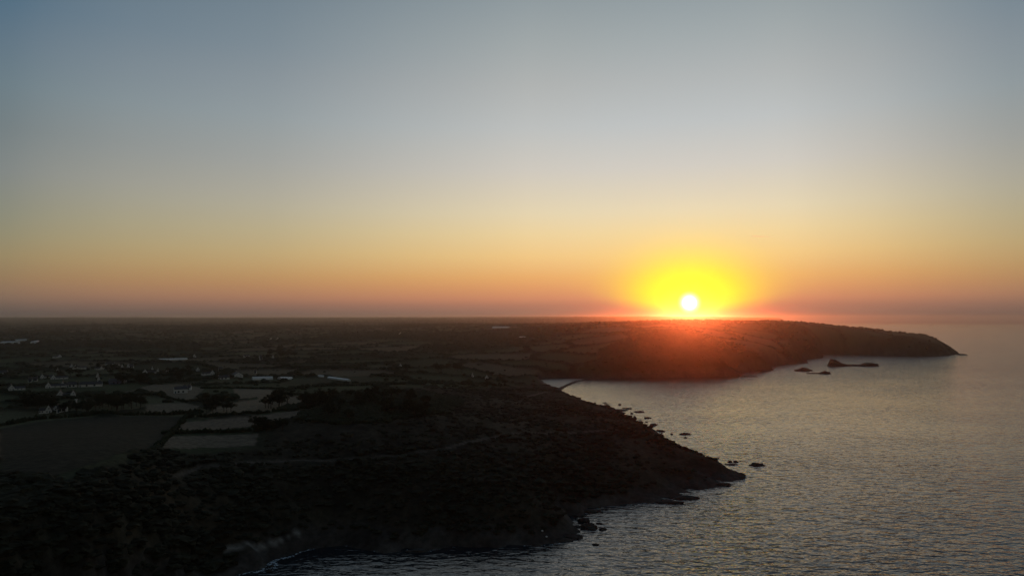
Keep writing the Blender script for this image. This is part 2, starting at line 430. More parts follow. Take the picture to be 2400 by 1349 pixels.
# ------------------------------------------------------------------ ground sheet
NA, NR = 1500, 760
azs = np.linspace(R(-62), R(62), NA); rs = np.exp(np.linspace(math.log(55), math.log(14500), NR))
RR, AA = np.meshgrid(rs, azs, indexing='ij')
GX, GY = RR*np.sin(AA), RR*np.cos(AA)
GZ, GC, GS = terrain(GX.ravel(), GY.ravel(), True)
gz = GZ.reshape(GX.shape)
V = np.stack([GX.ravel(), GY.ravel(), GZ], 1)
idx = np.arange(NA*NR).reshape(NR, NA)
F = np.stack([idx[:-1,:-1], idx[:-1,1:], idx[1:,1:], idx[1:,:-1]], -1).reshape(-1, 4)
zz = GZ[F].max(1); F = F[zz > -4.9]
F = F[:, ::-1]
ground = np_mesh('ground', V, F, gm)
ca = ground.data.attributes.new('cover', 'FLOAT_COLOR', 'POINT')
ca.data.foreach_set('color', np.concatenate([GC, np.ones((len(GC),1))], 1).astype(np.float32).ravel())
tag(ground, kind='structure')

def gh(x, y):
    """height of the sheet at world points (bilinear on the polar grid)"""
    x = np.asarray(x, float); y = np.asarray(y, float)
    fi = (np.log(np.hypot(x, y))-math.log(55))/(math.log(14500)-math.log(55))*(NR-1)
    fj = (np.arctan2(x, y)-R(-62))/R(124)*(NA-1)
    i = np.clip(np.floor(fi).astype(int), 0, NR-2); j = np.clip(np.floor(fj).astype(int), 0, NA-2)
    a = np.clip(fi-i, 0, 1); c = np.clip(fj-j, 0, 1)
    return (gz[i,j]*(1-c)+gz[i,j+1]*c)*(1-a) + (gz[i+1,j]*(1-c)+gz[i+1,j+1]*c)*a

def onto(px, py):
    """world point where the view ray of a pixel meets the ground sheet"""
    d = ray(px, py); t = np.exp(np.linspace(math.log(60), math.log(17000), 3000))
    X, Y, Z = d[0]*t, d[1]*t, CAM_H+d[2]*t
    g = gh(X, Y); k = np.argmax(Z <= np.maximum(g, 0))
    if k == 0: k = 1500
    return float(X[k]), float(Y[k]), float(max(g[k], 0))

# ------------------------------------------------------------------ sea
wm = bpy.data.materials.new('sea_water'); wm.use_nodes = True
nt = wm.node_tree; b = nt.nodes['Principled BSDF']
b.inputs['Base Color'].default_value = (.010,.018,.025,1); b.inputs['Roughness'].default_value = .10; b.inputs['IOR'].default_value = 1.46
tc = nt.nodes.new('ShaderNodeTexCoord')
def wave(rot, sx, sy, detail, rough, dist):
    mp = nt.nodes.new('ShaderNodeMapping'); mp.inputs['Rotation'].default_value = (0,0,R(rot)); mp.inputs['Scale'].default_value = (sx, sy, 1)
    n = nt.nodes.new('ShaderNodeTexNoise'); n.inputs['Scale'].default_value = 1; n.inputs['Detail'].default_value = detail; n.inputs['Roughness'].default_value = rough
    n.inputs['Distortion'].default_value = dist
    nt.links.new(tc.outputs['Object'], mp.inputs[0]); nt.links.new(mp.outputs[0], n.inputs['Vector']); return n.outputs[0]
w1 = wave(16, .11, .22, 2.0, .45, .5)
w2 = wave(-20, .30, .55, 2.0, .5, .3)
gust = wave(5, .006, .012, 3, .5, .6)
def WM(op, a, b_):
    m = nt.nodes.new('ShaderNodeMath'); m.operation = op
    for i, v in enumerate((a, b_)):
        if isinstance(v, (int, float)): m.inputs[i].default_value = v
        else: nt.links.new(v, m.inputs[i])
    return m.outputs[0]
ht = WM('ADD', WM('MULTIPLY', w1, 1.0), WM('MULTIPLY', w2, .34))
ht = WM('MULTIPLY', ht, WM('ADD', WM('MULTIPLY', gust, 1.1), .45))
vd = nt.nodes.new('ShaderNodeVectorMath'); vd.operation = 'DISTANCE'; vd.inputs[1].default_value = (170, 880, 0)
nt.links.new(tc.outputs['Object'], vd.inputs[0])
lee = nt.nodes.new('ShaderNodeMapRange'); lee.inputs[1].default_value = 250; lee.inputs[2].default_value = 900; lee.inputs[3].default_value = .38; lee.inputs[4].default_value = 1.4
nt.links.new(vd.outputs['Value'], lee.inputs[0]); ht = WM('MULTIPLY', ht, lee.outputs[0])
vd2 = nt.nodes.new('ShaderNodeVectorMath'); vd2.operation = 'DISTANCE'; vd2.inputs[1].default_value = (-70, 270, 0)
nt.links.new(tc.outputs['Object'], vd2.inputs[0])
lee2 = nt.nodes.new('ShaderNodeMapRange'); lee2.inputs[1].default_value = 60; lee2.inputs[2].default_value = 170; lee2.inputs[3].default_value = .35; lee2.inputs[4].default_value = 1
nt.links.new(vd2.outputs['Value'], lee2.inputs[0]); ht = WM('MULTIPLY', ht, lee2.outputs[0])
bp = nt.nodes.new('ShaderNodeBump'); bp.inputs['Strength'].default_value = 1; bp.inputs['Distance'].default_value = 1.25
nt.links.new(ht, bp.inputs['Height']); nt.links.new(bp.outputs[0], b.inputs['Normal'])
sv = [(0,0,0)]; sf = []
rr = [200,600,2000,6000,14800]; na = 96
for k, r_ in enumerate(rr):
    for i in range(na): sv.append((r_*math.cos(2*math.pi*i/na), r_*math.sin(2*math.pi*i/na), 0))
for i in range(na): sf.append((0, 1+i, 1+(i+1)%na))
for k in range(len(rr)-1):
    for i in range(na):
        a = 1+k*na+i; c = 1+k*na+(i+1)%na; sf.append((a, a+na, c+na, c))
sea = mesh_obj('sea', sv, sf, wm); tag(sea, kind='structure')

# wet sand of the small inner bay
bm_ = mat('wet_sand', (.09,.075,.06), .42, .35, .2, .05, .2)
BP = [at(a, b_) for a, b_ in [(1266,888.5),(1300,886),(1362,887.5),(1372,888.6),(1350,893),(1336,898),(1320,906),(1312,911),(1298,907),(1284,901)]]
beach = mesh_obj('beach', [(p[0], p[1], .22) for p in BP], [tuple(range(len(BP)))], bm_); tag(beach, kind='structure')

# ------------------------------------------------------------------ blobs (scrub, woodland)
def ico(sub):
    bm = bmesh.new(); bmesh.ops.create_icosphere(bm, subdivisions=sub, radius=1)
    v = np.array([q.co[:] for q in bm.verts]); f = np.array([[w.index for w in p.verts] for p in bm.faces]); bm.free(); return v, f
ICO1, ICO2, ICO3 = ico(1), ico(2), ico(3)
def blobs(name, P, rad, hgt, m, base=ICO2, rough=.45):
    v, f = base; n = len(P)
    ang = rng.uniform(0, 6.28, n); ca, sa = np.cos(ang), np.sin(ang)
    disp = 1+rng.uniform(-rough, rough, (n, len(v)))
    vx, vy, vz = [v[:,i][None]*disp for i in range(3)]
    X = (vx*ca[:,None]-vy*sa[:,None])*rad[:,None]*rng.uniform(.8,1.3,(n,1))+P[:,0:1]
    Y = (vx*sa[:,None]+vy*ca[:,None])*rad[:,None]+P[:,1:2]
    Z = (vz*.62+.38)*hgt[:,None]+P[:,2:3]
    VV = np.stack([X,Y,Z],-1).reshape(-1,3)
    FF = (f[None]+np.arange(n)[:,None,None]*len(v)).reshape(-1,3)
    return np_mesh(name, VV, FF, m, False)

def free_mask(x, y):
    ok = poly_sd(x, y, COAST) > 6
    for P, c in FIELDS: ok &= poly_sd(x, y, P) < -1.0
    for P, zz, hw in PATHS_W: ok &= line_d(x, y, P) > hw+1.6
    return ok
# gorse and bracken over the near headland: log-uniform in range so density suits distance
n = 40000
r_ = np.exp(rng.uniform(math.log(110), math.log(1000), n)); a_ = rng.uniform(R(-45), R(22), n)
x, y = r_*np.sin(a_), r_*np.cos(a_)
dens = fbm(x, y, 45, 4, 101)
k = (poly_sd(x, y, SCRUB) > 2) & free_mask(x, y) & (dens > rng.uniform(-.6, .3, n))
x, y = x[k], y[k]; dn = dens[k]
hh = rng.uniform(.7, 1.5, len(x))*(1+1.3*np.clip(dn, 0, 1)); 
blobs('scrub', np.stack([x, y, gh(x, y)-.3], 1), hh*rng.uniform(1.0, 1.7, len(x)), hh, MAT['scrub'])
tag(bpy.data.objects['scrub'], 'dark gorse and bracken covering the near headland', 'scrub', kind='stuff')
# hedgerow trees and woods out over the plateau
n = 260000
r_ = np.exp(rng.uniform(math.log(620), math.log(12000), n)); a_ = rng.uniform(R(-50), R(40), n)
x, y = r_*np.sin(a_), r_*np.cos(a_)
hd, _ = bocage(x, y); wd = fbm(x, y, 420, 3, 71)
k = ((hd < 5) | ((wd > .2) & (rng.random(n) < .35)) | (rng.random(n) < .01)) & (rng.random(n) < .55)
x, y = x[k], y[k]; k = (poly_sd(x, y, SCRUB) < -3) & free_mask(x, y)
x, y = x[k][:26000], y[k][:26000]
xw, yw = rng.uniform(WOOD[:,0].min(), WOOD[:,0].max(), 9000), rng.uniform(WOOD[:,1].min(), WOOD[:,1].max(), 9000)
kw = (poly_sd(xw, yw, WOOD) > 0) & free_mask(xw, yw); x = np.concatenate([x, xw[kw]]); y = np.concatenate([y, yw[kw]]); r_ = np.hypot(x, y)
hh = rng.uniform(2.2, 5.0, len(x))*(.75+.7*smooth(900, 4000, r_))
blobs('woodland', np.stack([x, y, gh(x, y)-.8], 1), hh*rng.uniform(.7, 1.3, len(x))*(1+.8*smooth(3000,9000,r_)), hh, MAT['leaf'], ICO1, .3)
tag(bpy.data.objects['woodland'], 'hazy dark woods and hedgerows spread over the far plateau', 'woodland', kind='stuff')

# ------------------------------------------------------------------ trees
def tree_meshes(seed, wide=1.0):
    rg = np.random.default_rng(seed); r_ = random.Random(seed)
    bm = bmesh.new()
    def cone(a, b_, r1, r2):
        a, b_ = Vector(a), Vector(b_); d = b_-a
        q = d.to_track_quat('Z', 'Y').to_matrix().to_4x4()
        bmesh.ops.create_cone(bm, cap_ends=True, segments=7, radius1=r1, radius2=r2, depth=d.length, matrix=Matrix.Translation((a+b_)/2) @ q)
    cone((0,0,-.06), (.01,.01,.42), .035, .022)
    limbs = []
    for i in range(6):
        t = i*1.047+r_.random(); e = (.26*wide*math.cos(t), .26*wide*math.sin(t), .55+.2*r_.random())
        cone((.01,.01,.30+.02*i), e, .014, .006); limbs.append(e)
    cone((.01,.01,.4), (0,0,.8), .02, .006); limbs.append((0,0,.8))
    trunk = bpy.data.meshes.new('trunk'); bm.to_mesh(trunk); bm.free(); trunk.materials.append(MAT['bark'])
    # crown: leaf clumps round the limb ends
    cl = []
    for e in limbs:
        for j in range(4):
            cl.append((e[0]+rg.normal(0,.07*wide), e[1]+rg.normal(0,.07*wide), e[2]+rg.normal(.02,.07), rg.uniform(.07,.13)))
    VV = []; FF = []
    for cx, cy, cz, cr in cl:
        m_ = 46
        d = rg.normal(size=(m_,3)); d /= np.linalg.norm(d, axis=1)[:,None]
        p = d*cr*rg.uniform(.55,1.15,(m_,1))*np.array([1.1*wide,1.1*wide,.85])+np.array([cx,cy,cz])
        for q in range(m_):
            t1 = np.cross(d[q], rg.normal(size=3)); t1 /= np.linalg.norm(t1)+1e-6; t2 = np.cross(d[q]+rg.normal(size=3)*.5, t1)
            s_ = rg.uniform(.018,.034); b0 = len(VV)
            VV += [p[q]-t1*s_, p[q]+t2*s_*.9, p[q]+t1*s_, p[q]-t2*s_*.9]; FF.append((b0,b0+1,b0+2,b0+3))
    crown = bpy.data.meshes.new('crown'); crown.from_pydata([tuple(v) for v in VV], [], FF); crown.materials.append(MAT['leaf'])
    return trunk, crown
TREES = [tree_meshes(s, w) for s, w in ((1,1.0),(2,1.25),(3,.9),(4,1.4))]
def tree(px, py, h, label, group, name='tree'):
    x, y, z = onto(px, py)
    if poly_sd(np.array([x]), np.array([y]), COAST)[0] < 2: return
    root = bpy.data.objects.new(name, None); COL.objects.link(root)
    root.location = (x, y, z-.1); root.rotation_euler.z = random.uniform(0, 6.28); root.scale = (h,)*3
    root.empty_display_size = .1
    tag(root, label, 'tree', group)
    t, c = random.choice(TREES)
    for nm, me in (('trunk', t), ('crown', c)):
        o = bpy.data.objects.new(nm, me); COL.objects.link(o); o.parent = root
def grove(x0, x1, y0, y1, n, h0, h1, label, group):
    for i in range(n):
        tree(random.uniform(x0, x1), random.uniform(y0, y1), random.uniform(h0, h1), label, group)
grove(222, 335, 946, 966, 26, 7, 11, 'dark round tree in the dense copse below the hamlet, left of the brown fields', 'trees of the copse below the hamlet')
grove(50, 130, 935, 972, 16, 6, 10, 'dark tree crowding round the lowest white cottages at the left', 'trees round the lowest cottages')
grove(150, 215, 955, 972, 9, 6, 9, 'dark tree between the lowest cottages and the copse', 'trees beside the lowest cottages')
grove(612, 765, 938, 958, 26, 7, 11, 'dark tree at the edge of the wood right of the brown strip fields', 'trees on the edge of the headland wood')
grove(760, 1000, 930, 990, 44, 6, 10, 'dark tree within the wood on top of the near headland', 'trees of the headland wood')
grove(596, 665, 994, 1014, 12, 5, 8, 'dark bushy tree at the right end of the two lower strip fields', 'trees at the end of the strip fields')
grove(478, 545, 935, 975, 16, 5, 8, 'dark tree in the diagonal hedge line between the brown fields', 'trees between the brown fields')
grove(275, 345, 890, 902, 14, 7, 10, 'dark tree in the clump just above the upper brown field', 'trees above the upper brown field')
grove(385, 445, 868, 900, 16, 7, 11, 'dark tree in the clump behind the white house with two dark openings', 'trees behind the white house with two openings')
grove(625, 705, 818, 842, 16, 8, 13, 'hazy dark tree of the rounded wood beyond the pale tunnels', 'trees of the rounded wood')
grove(1015, 1092, 858, 872, 14, 8, 12, 'dark tree in the loose row inland of the small bay', 'trees inland of the small bay')
tree(952, 874, 14, 'large lone round tree standing left of the row inland of the bay', None)
for p in ((1098,905,10),(1104,909,8),(1142,909,11),(1172,910,8),(1182,905,9)):
    tree(*p, 'round dark tree on the low ground near the inner bay', 'round trees near the inner bay')
for p in ((2014,772,10),(2021,772.5,11),(2029,773,10)):
    tree(*p, 'tree bump on the skyline of the far headland, towards its tip', 'skyline trees near the headland tip')
for i in range(22):
    tree(random.uniform(1765, 1900), 764, random.uniform(6, 11), 'hazy tree on the skyline where the far headland ridge starts to drop', 'skyline trees on the headland ridge')
grove(95, 330, 856, 884, 30, 5, 8, 'small dark garden tree among the cottages of the hamlet', 'garden trees of the hamlet')

# ------------------------------------------------------------------ hedges
def hedge(pts, label, h=2.4, w=1.6):
    W = [onto(*p)[:2] for p in pts]; P = []
    for (ax, ay), (bx, by) in zip(W, W[1:]):
        L_ = math.hypot(bx-ax, by-ay); m_ = max(2, int(L_/1.3))
        for i in range(m_):
            t = (i+random.random())/m_; P.append((ax+(bx-ax)*t+random.gauss(0,.4), ay+(by-ay)*t+random.gauss(0,.4)))
    P = np.array(P[:1400]); z = gh(P[:,0], P[:,1])
    o = blobs('hedge', np.column_stack([P, z-.2]), rng.uniform(.6,1.1,len(P))*w, rng.uniform(.7,1.25,len(P))*h, MAT['leaf'], ICO1, .35)
    tag(o, label, 'hedge', 'hedges between the fields')
hedge([(385,1016),(470,1013),(612,1008),(650,998)], 'straight dark hedge between the two lowest brown strip fields')
hedge([(432,980),(560,971),(660,962),(745,950)], 'dark hedge above the long middle brown strip field')
hedge([(345,1062),(378,1040),(402,1014),(435,978),(475,965)], 'dark diagonal hedge between the wide green field and the brown strips', 2)
hedge([(340,972),(400,972),(470,966)], 'short dark hedge under the small brown field by the copse', 3)
hedge([(0,998),(90,982),(200,974),(335,972)], 'long dark hedge along the top of the wide green field', 2.6)
hedge([(318,917),(380,929),(450,940),(540,941)], 'dark hedge under the upper brown field', 2.2)
hedge([(470,910),(550,909),(650,911),(720,913)], 'dark hedge along the top of the far brown fields', 2.2)
hedge([(760,902),(880,900),(1000,897)], 'dark hedge below the green field right of the glasshouses', 2.2)
hedge([(560,862),(700,860),(860,858)], 'far dark hedge beyond the pale tunnels', 2.6)

# ------------------------------------------------------------------ houses
def box(v0, v1):
    x0,y0,z0 = v0; x1,y1,z1 = v1
    return [(x0,y0,z0),(x1,y0,z0),(x1,y1,z0),(x0,y1,z0),(x0,y0,z1),(x1,y0,z1),(x1,y1,z1),(x0,y1,z1)], [(0,3,2,1),(4,5,6,7),(0,1,5,4),(1,2,6,5),(2,3,7,6),(3,0,4,7)]
def gable_block(root, w, l, eh, rise, oy=0, ox=0, along='y', nm='wall', wallm='wall'):
    """a gabled volume: gable w wide, l long; ridge along local y (gable towards the camera) or x"""
    def T(p):
        x, y, z = p
        return (ox+x, oy+y, z) if along == 'y' else (ox+y, oy-x, z)
    hw = w/2
    v = [T(p) for p in [(-hw,0,-1.5),(hw,0,-1.5),(hw,l,-1.5),(-hw,l,-1.5),(-hw,0,eh),(hw,0,eh),(hw,l,eh),(-hw,l,eh),(0,0,eh+rise),(0,l,eh+rise)]]
    f = [(0,1,5,8,4),(2,3,7,9,6),(1,2,6,5),(3,0,4,7),(0,3,2,1)]
    wall = mesh_obj(nm, v, f, MAT[wallm], root)
    th = .22; ov = .22; k = rise/hw
    rv = []
    for y_ in (.12, l-.12):
        rv += [(-hw-ov, y_, eh-ov*k), (0, y_, eh+rise), (hw+ov, y_, eh-ov*k), (hw+ov, y_, eh-ov*k+th+.05), (0, y_, eh+rise+th+.05), (-hw-ov, y_, eh-ov*k+th+.05)]
    rf = [(0,1,4,5),(1,2,3,4),(11,10,7,6),(10,9,8,7),(5,4,10,11),(4,3,9,10),(0,6,7,1),(1,7,8,2),(0,5,11,6),(2,8,9,3)]
    roof = mesh_obj('roof', [T(p) for p in rv], rf, MAT['slate'], root if nm == 'wall' else wall)
    return wall, roof, T
def opening(root, T, cx, cz, w, h, y, nm, m, par=None):
    v, f = box((cx-w/2, y-.06, cz-h/2), (cx+w/2, y+.05, cz+h/2))
    return mesh_obj(nm, [T(p) for p in v], f, MAT[m], par or root)
def chimney(roof, T, cy, top, wd=.55):
    v, f = box((-wd*.8, cy, top-1.4), (wd*.8, cy+wd, top+1.1))
    return mesh_obj('chimney', [T(p) for p in v], f, MAT['brick'], roof)
def root_at(name, px, py, label, cat, group, rz=0, s=1.0):
    x, y, z = onto(px, py)
    o = bpy.data.objects.new(name, None); COL.objects.link(o)
    face = math.atan2(-x, y)
    o.location = (x, y, z-.1); o.rotation_euler.z = face+R(rz); o.scale = (s,)*3
    return tag(o, label, cat, group)
HG = 'white cottages scattered over the hamlet'
def cottage(px, py, label, w=7, l=11, wing=0, wl=12, rz=0, s=.78, eh=3.0, rise=4.3):
    """gable end facing the camera; wing = -1/+1 adds a low wing to the left/right"""
    rt = root_at('cottage', px, py, label, 'cottage', HG, rz, s)
    wall, roof, T = gable_block(rt, w, l, eh, rise)
    chimney(roof, T, .15, eh+rise); chimney(roof, T, l-.8, eh+rise)
    opening(rt, T, -w*.22, 1.5, .9, 1.0, 0, 'window', 'glass'); opening(rt, T, w*.1, 4.2, .8, 1.0, 0, 'window', 'glass')
    opening(rt, T, w*.25, 1.1, .95, 2.1, 0, 'door', 'door')
    if wing:
        wg, wr, T2 = gable_block(rt, 5.0, wl, 2.5, 1.9, oy=4.2, ox=(w/2 if wing > 0 else -w/2-wl), along='x', nm='wing')
        for q in (.25, .6):
            v, f = box((wl*q, 0, 0), (wl*q+1.1, 0, 0))
            X0 = (w/2+wl*q) if wing > 0 else (-w/2-wl*(1-q)-1)
            v, f = box((X0, 4.2-2.5-.06, .9), (X0+1.1, 4.2-2.5+.05, 2.0))
            mesh_obj('window', v, f, MAT['glass'], wg)
    return rt
def longhouse(px, py, label, l=16, w=6.5, rz=0, s=1.0, eh=3.0, rise=3.2, dark_open=2, cat='house', wallm='wall', nm='long_house'):
    """eaves side facing the camera"""
    rt = root_at(nm, px, py, label, cat, HG, rz, s)
    wall, roof, T = gable_block(rt, w, l, eh, rise, oy=w/2, ox=-l/2, along='x', wallm=wallm)
    chimney(roof, T, .2, eh+rise); chimney(roof, T, l-.8, eh+rise)
    for i in range(dark_open):
        cx = (-l/2)+(i+1)*l/(dark_open+1)
        v, f = box((cx-.8, -.06, .7), (cx+.8, .05, 2.3)); mesh_obj('window', v, f, MAT['glass'], rt)
    v, f = box((-l/2+.7, -.06, -.1), (-l/2+1.7, .05, 2.1)); mesh_obj('door', v, f, MAT['door'], rt)
    return rt

for a in [
 (140,838,'white gabled cottage standing alone above the hamlet with a low wing to its left',8,11,-1,9),
 (176,865,'bright white gabled cottage with a long low wing reaching right, upper left of the hamlet',8,11,1,13),
 (168,861,'small white gable tucked behind the bright cottage at the upper left of the hamlet',5,8,0),
 (238,866,'narrow tall white gable with a dark roof on its left, upper middle of the hamlet',5,10,-1,9),
 (278,861,'small faint white gable, first of the row at the top of the hamlet',4.5,8,0),
 (286,862,'small white gable standing second in the row at the top of the hamlet',4,8,0),
 (300,861,'faint small gable between the row and the slanted pale roof, top of the hamlet',4,8,0),
 (340,876,'broad white cottage at the right of the hamlet with a low wing to its right',7,10,1,13),
 (357,868,'slim white gable just behind the low wing at the right of the hamlet',3.6,8,0),
 (370,873,'tiny white gable right of the broad cottage at the hamlet edge',3.6,7,0),
 (392,873,'tiny greyish gable near the dark trees, rightmost of the hamlet cottages',4,7,0),
 (99,887,'white gabled cottage with chimney and low wing to the right, left side of the hamlet',5,9,1,12),
 (125,889,'white gabled cottage with long low wings to the right, centre left of the hamlet',6,10,1,16),
 (229,884,'small white gable in the middle of the hamlet beside dark garden trees',3.8,8,0),
 (231,893,'small tilted white gable below another in the middle of the hamlet',3.6,7,0),
 (27,915,'white gabled cottage at the far left edge of the picture with wing to the right',6.5,10,1,11),
 (113,909,'white gabled cottage with two low wings to the right, lower left of the hamlet',6,9,1,16),
 (146,906,'tiny white gable between the lower cottages of the hamlet',3,6,0),
 (139,931,'white cottage with low wing to the right, near the copse',5.5,8,1,8),
 (171,930,'stubby white gable beside the lane, right of the cottage with a wing',5.2,8,0),
 (134,962,'bright white pointed gable, lowest of the cottages, among dark trees',5,8,0),
 (113,968,'low white cottage left of the lowest pointed gable, among dark trees',4.5,7,-1,5),
 (294,897,'small white gable in front of the dark clump above the upper brown field',3.6,7,0),
 (464,870,'grey-white gabled cottage beyond the dark trees, with a low wing to its right',5.5,9,0),
 (498,878,'white gabled cottage with low wing to the left, left of the big pale gable',7,9,-1,13),
 (559,884,'large pale broad gable left of the long white tunnel',14,16,0),
 (1141,888,'lone small white gable near the inner bay',6,9,0),
 (1107,884,'tiny pale slanted gable left of the lone gable near the inner bay',3,7,0),
 (135,872,'faint low cottage just under the lone upper cottage, above the hamlet',4,7,0),
 (640,840,'faint tiny gable at the foot of the rounded wood',4.5,8,0),
 (635,796,'faint distant gable far out on the plateau, left of a pair',9,12,0),
 (651,795,'faint distant gable far out on the plateau, right of a pair',9,12,0),
 (939,783,'tiny far gable on the plateau above the green field',11,12,0),
 (939,860,'tiny pinkish white gable above the large lone round tree',5,8,0),
 (455,837,'tiny faint gable right of the long thin glasshouse',5,8,0),
 ]: cottage(*a[:3], *(a[3:]), rz=random.uniform(-14,14))
for a in [
 (257,856,'long low white building behind the top row of the hamlet',15,5),
 (308,862,'pale slanted roofed cottage at the end of the top row of the hamlet',7,5),
 (212,906,'long low bright white house in the lower middle of the hamlet',24,6),
 (168,907,'low white house left of the long bright one in the lower hamlet',11,6),
 (70,895,'tiny low white house at the left of the hamlet',4,4),
 (82,893,'tiny low bluish white house beside another at the left of the hamlet',6,4),
 (6,877,'low pale house cut by the left edge of the picture',12,6),
 (144,966,'low white house right of the lowest pointed gable',7,5),
 (437,914,'pale gabled house just behind the white house with two dark openings',9,6),
 (578,837,'faint long low pale house beyond the rounded hedges',13,6),
 (611,838,'faint low pale house beside the bright small one, centre left distance',6,6),
 (598,875,'tiny bright low house above the long white tunnel',4,4),
 (517,868,'faint small low house between two gabled cottages, right of the hamlet',7,5),
 (525,889,'low pale shed left of the long white tunnel',15,5),
 (612,843,'small bright white low house in the centre left distance',5,5),
 ]: longhouse(*a[:3], l=a[3]*.85, w=a[4]*.85, rz=random.uniform(-10,10), eh=2.6, rise=2.4)
longhouse(424,921,'white house with two dark openings standing at the field edge', l=11.5, w=7, eh=3.8, rise=2.4, rz=4)
longhouse(271,900,'low shed with violet blue cladding and roof, lower right of the hamlet', l=11, w=7, eh=3, rise=2.6, rz=12, wallm='shed', cat='shed', nm='shed')
def post(px, py):
    x, y, z = onto(px, py)
    v1, f1 = box((-.5,-.5,-.5), (.5,.5,5.2)); v2, f2 = box((-.75,-.75,5.2), (.75,.75,5.6))
    o = mesh_obj('gate_pillar', v1+v2, f1+[tuple(i+8 for i in q) for q in f2], MAT['wall']); o.location = (x,y,z)
    tag(o, 'slim upright white pillar right of the lowest cottages', 'pillar')
post(178, 952)

# glasshouses and tunnels
def glasshouse(p0, p1, label, w=8, h=2.6, rise=1.6, m='green', nm='greenhouse', bays=1):
    a = onto(*p0); b_ = onto(*p1); L_ = math.hypot(b_[0]-a[0], b_[1]-a[1])
    o = bpy.data.objects.new(nm, None); COL.objects.link(o); o.location = ((a[0]+b_[0])/2, (a[1]+b_[1])/2, (a[2]+b_[2])/2)
    o.rotation_euler = (0, -math.atan2(b_[2]-a[2], L_), math.atan2(b_[1]-a[1], b_[0]-a[0]))
    tag(o, label, 'greenhouse')
    hl = L_/2
    wv = [(-hl,0,-1),(hl,0,-1),(hl,w,-1),(-hl,w,-1),(-hl,0,h),(hl,0,h),(hl,w,h),(-hl,w,h),(-hl,w/2,h+rise),(hl,w/2,h+rise)]
    mesh_obj('wall', wv, [(0,1,5,4),(2,3,7,6),(1,2,6,9,5),(3,0,4,8,7)], MAT[m], o)
    rv = [(-hl,-.1,h+.02),(hl,-.1,h+.02),(hl,w/2,h+rise+.1),(-hl,w/2,h+rise+.1),(hl,w+.1,h+.02),(-hl,w+.1,h+.02)]
    mesh_obj('roof', rv, [(0,1,2,3),(3,2,4,5)], MAT[m], o)
    fv = []; ff = []
    nb = max(3, int(L_/6))
    for i in range(nb+1):
        x = -hl+L_*i/nb; v, f = box((x-.06,-.16,-.5),(x+.06,-.11,h)); ff += [tuple(q+len(fv) for q in r_) for r_ in f]; fv += v
    mesh_obj('frame', fv, ff, MAT['frame'], o)
def tunnel(p0, p1, label, rad=3.6, m='poly'):
    a = onto(*p0); b_ = onto(*p1); L_ = math.hypot(b_[0]-a[0], b_[1]-a[1]); hl = L_/2
    o = bpy.data.objects.new('polytunnel', None); COL.objects.link(o); o.location = ((a[0]+b_[0])/2, (a[1]+b_[1])/2, (a[2]+b_[2])/2)
    o.rotation_euler = (0, -math.atan2(b_[2]-a[2], L_), math.atan2(b_[1]-a[1], b_[0]-a[0])); tag(o, label, 'polytunnel')
    nx = max(8, int(L_/2)); V_ = []; F_ = []
    for i in range(nx+1):
        sag = 1-.02*(i % 2)
        for j in range(13):
            t = math.pi*j/12; V_.append((-hl+L_*i/nx, rad-math.cos(t)*rad*sag, -.3+math.sin(t)*rad*.95*sag))
    for i in range(nx):
        for j in range(12): c = i*13+j; F_.append((c, c+13, c+14, c+1))
    mesh_obj('cover', V_, F_, MAT[m], o, smooth=True)
    for x in (-hl, hl):
        ev = [(x, rad-math.cos(math.pi*j/12)*rad, -.3+math.sin(math.pi*j/12)*rad*.95) for j in range(13)]
        mesh_obj('end_panel', ev, [tuple(range(13))], MAT['frame'], o)
tunnel((592,890),(640,889),'bright white rounded polytunnel beside the brown fields', 4.2)
tunnel((659,888),(687,888),'dimmer rounded polytunnel right of the bright white one', 3.2)
glasshouse((767,886.5),(814,893),'bright thin greenhouse roof slanting down to the right', 4.5, 1.6, .9)
glasshouse((746,883),(759,884),'short pale greenhouse just left of the bright slanting one', 4.5, 1.6, .9)
glasshouse((370,843.5),(440,842),'very long thin pale greenhouse behind the hamlet', 5, 1.4, .7)
glasshouse((0,805),(37,804.5),'long pale greenhouse at the left edge below the horizon', 12, 3.4, 2)
glasshouse((37,799.5),(63,798.5),'second pale greenhouse behind the one at the left edge', 10, 3, 1.5)
glasshouse((71,804.5),(80,804.5),'short bright greenhouse right of the two at the left edge', 9, 3.6, 2)
glasshouse((85,802),(93,801),'small dim greenhouse rightmost of the group at the left edge', 9, 2.5, 1.4)
glasshouse((1153,769),(1190,768.5),'long pale greenhouse far away under the horizon, near the middle', 16, 3.5, 2)
glasshouse((1216,791),(1228,791),'small faint greenhouse in the reddish distance above the bay', 8, 2, 1)

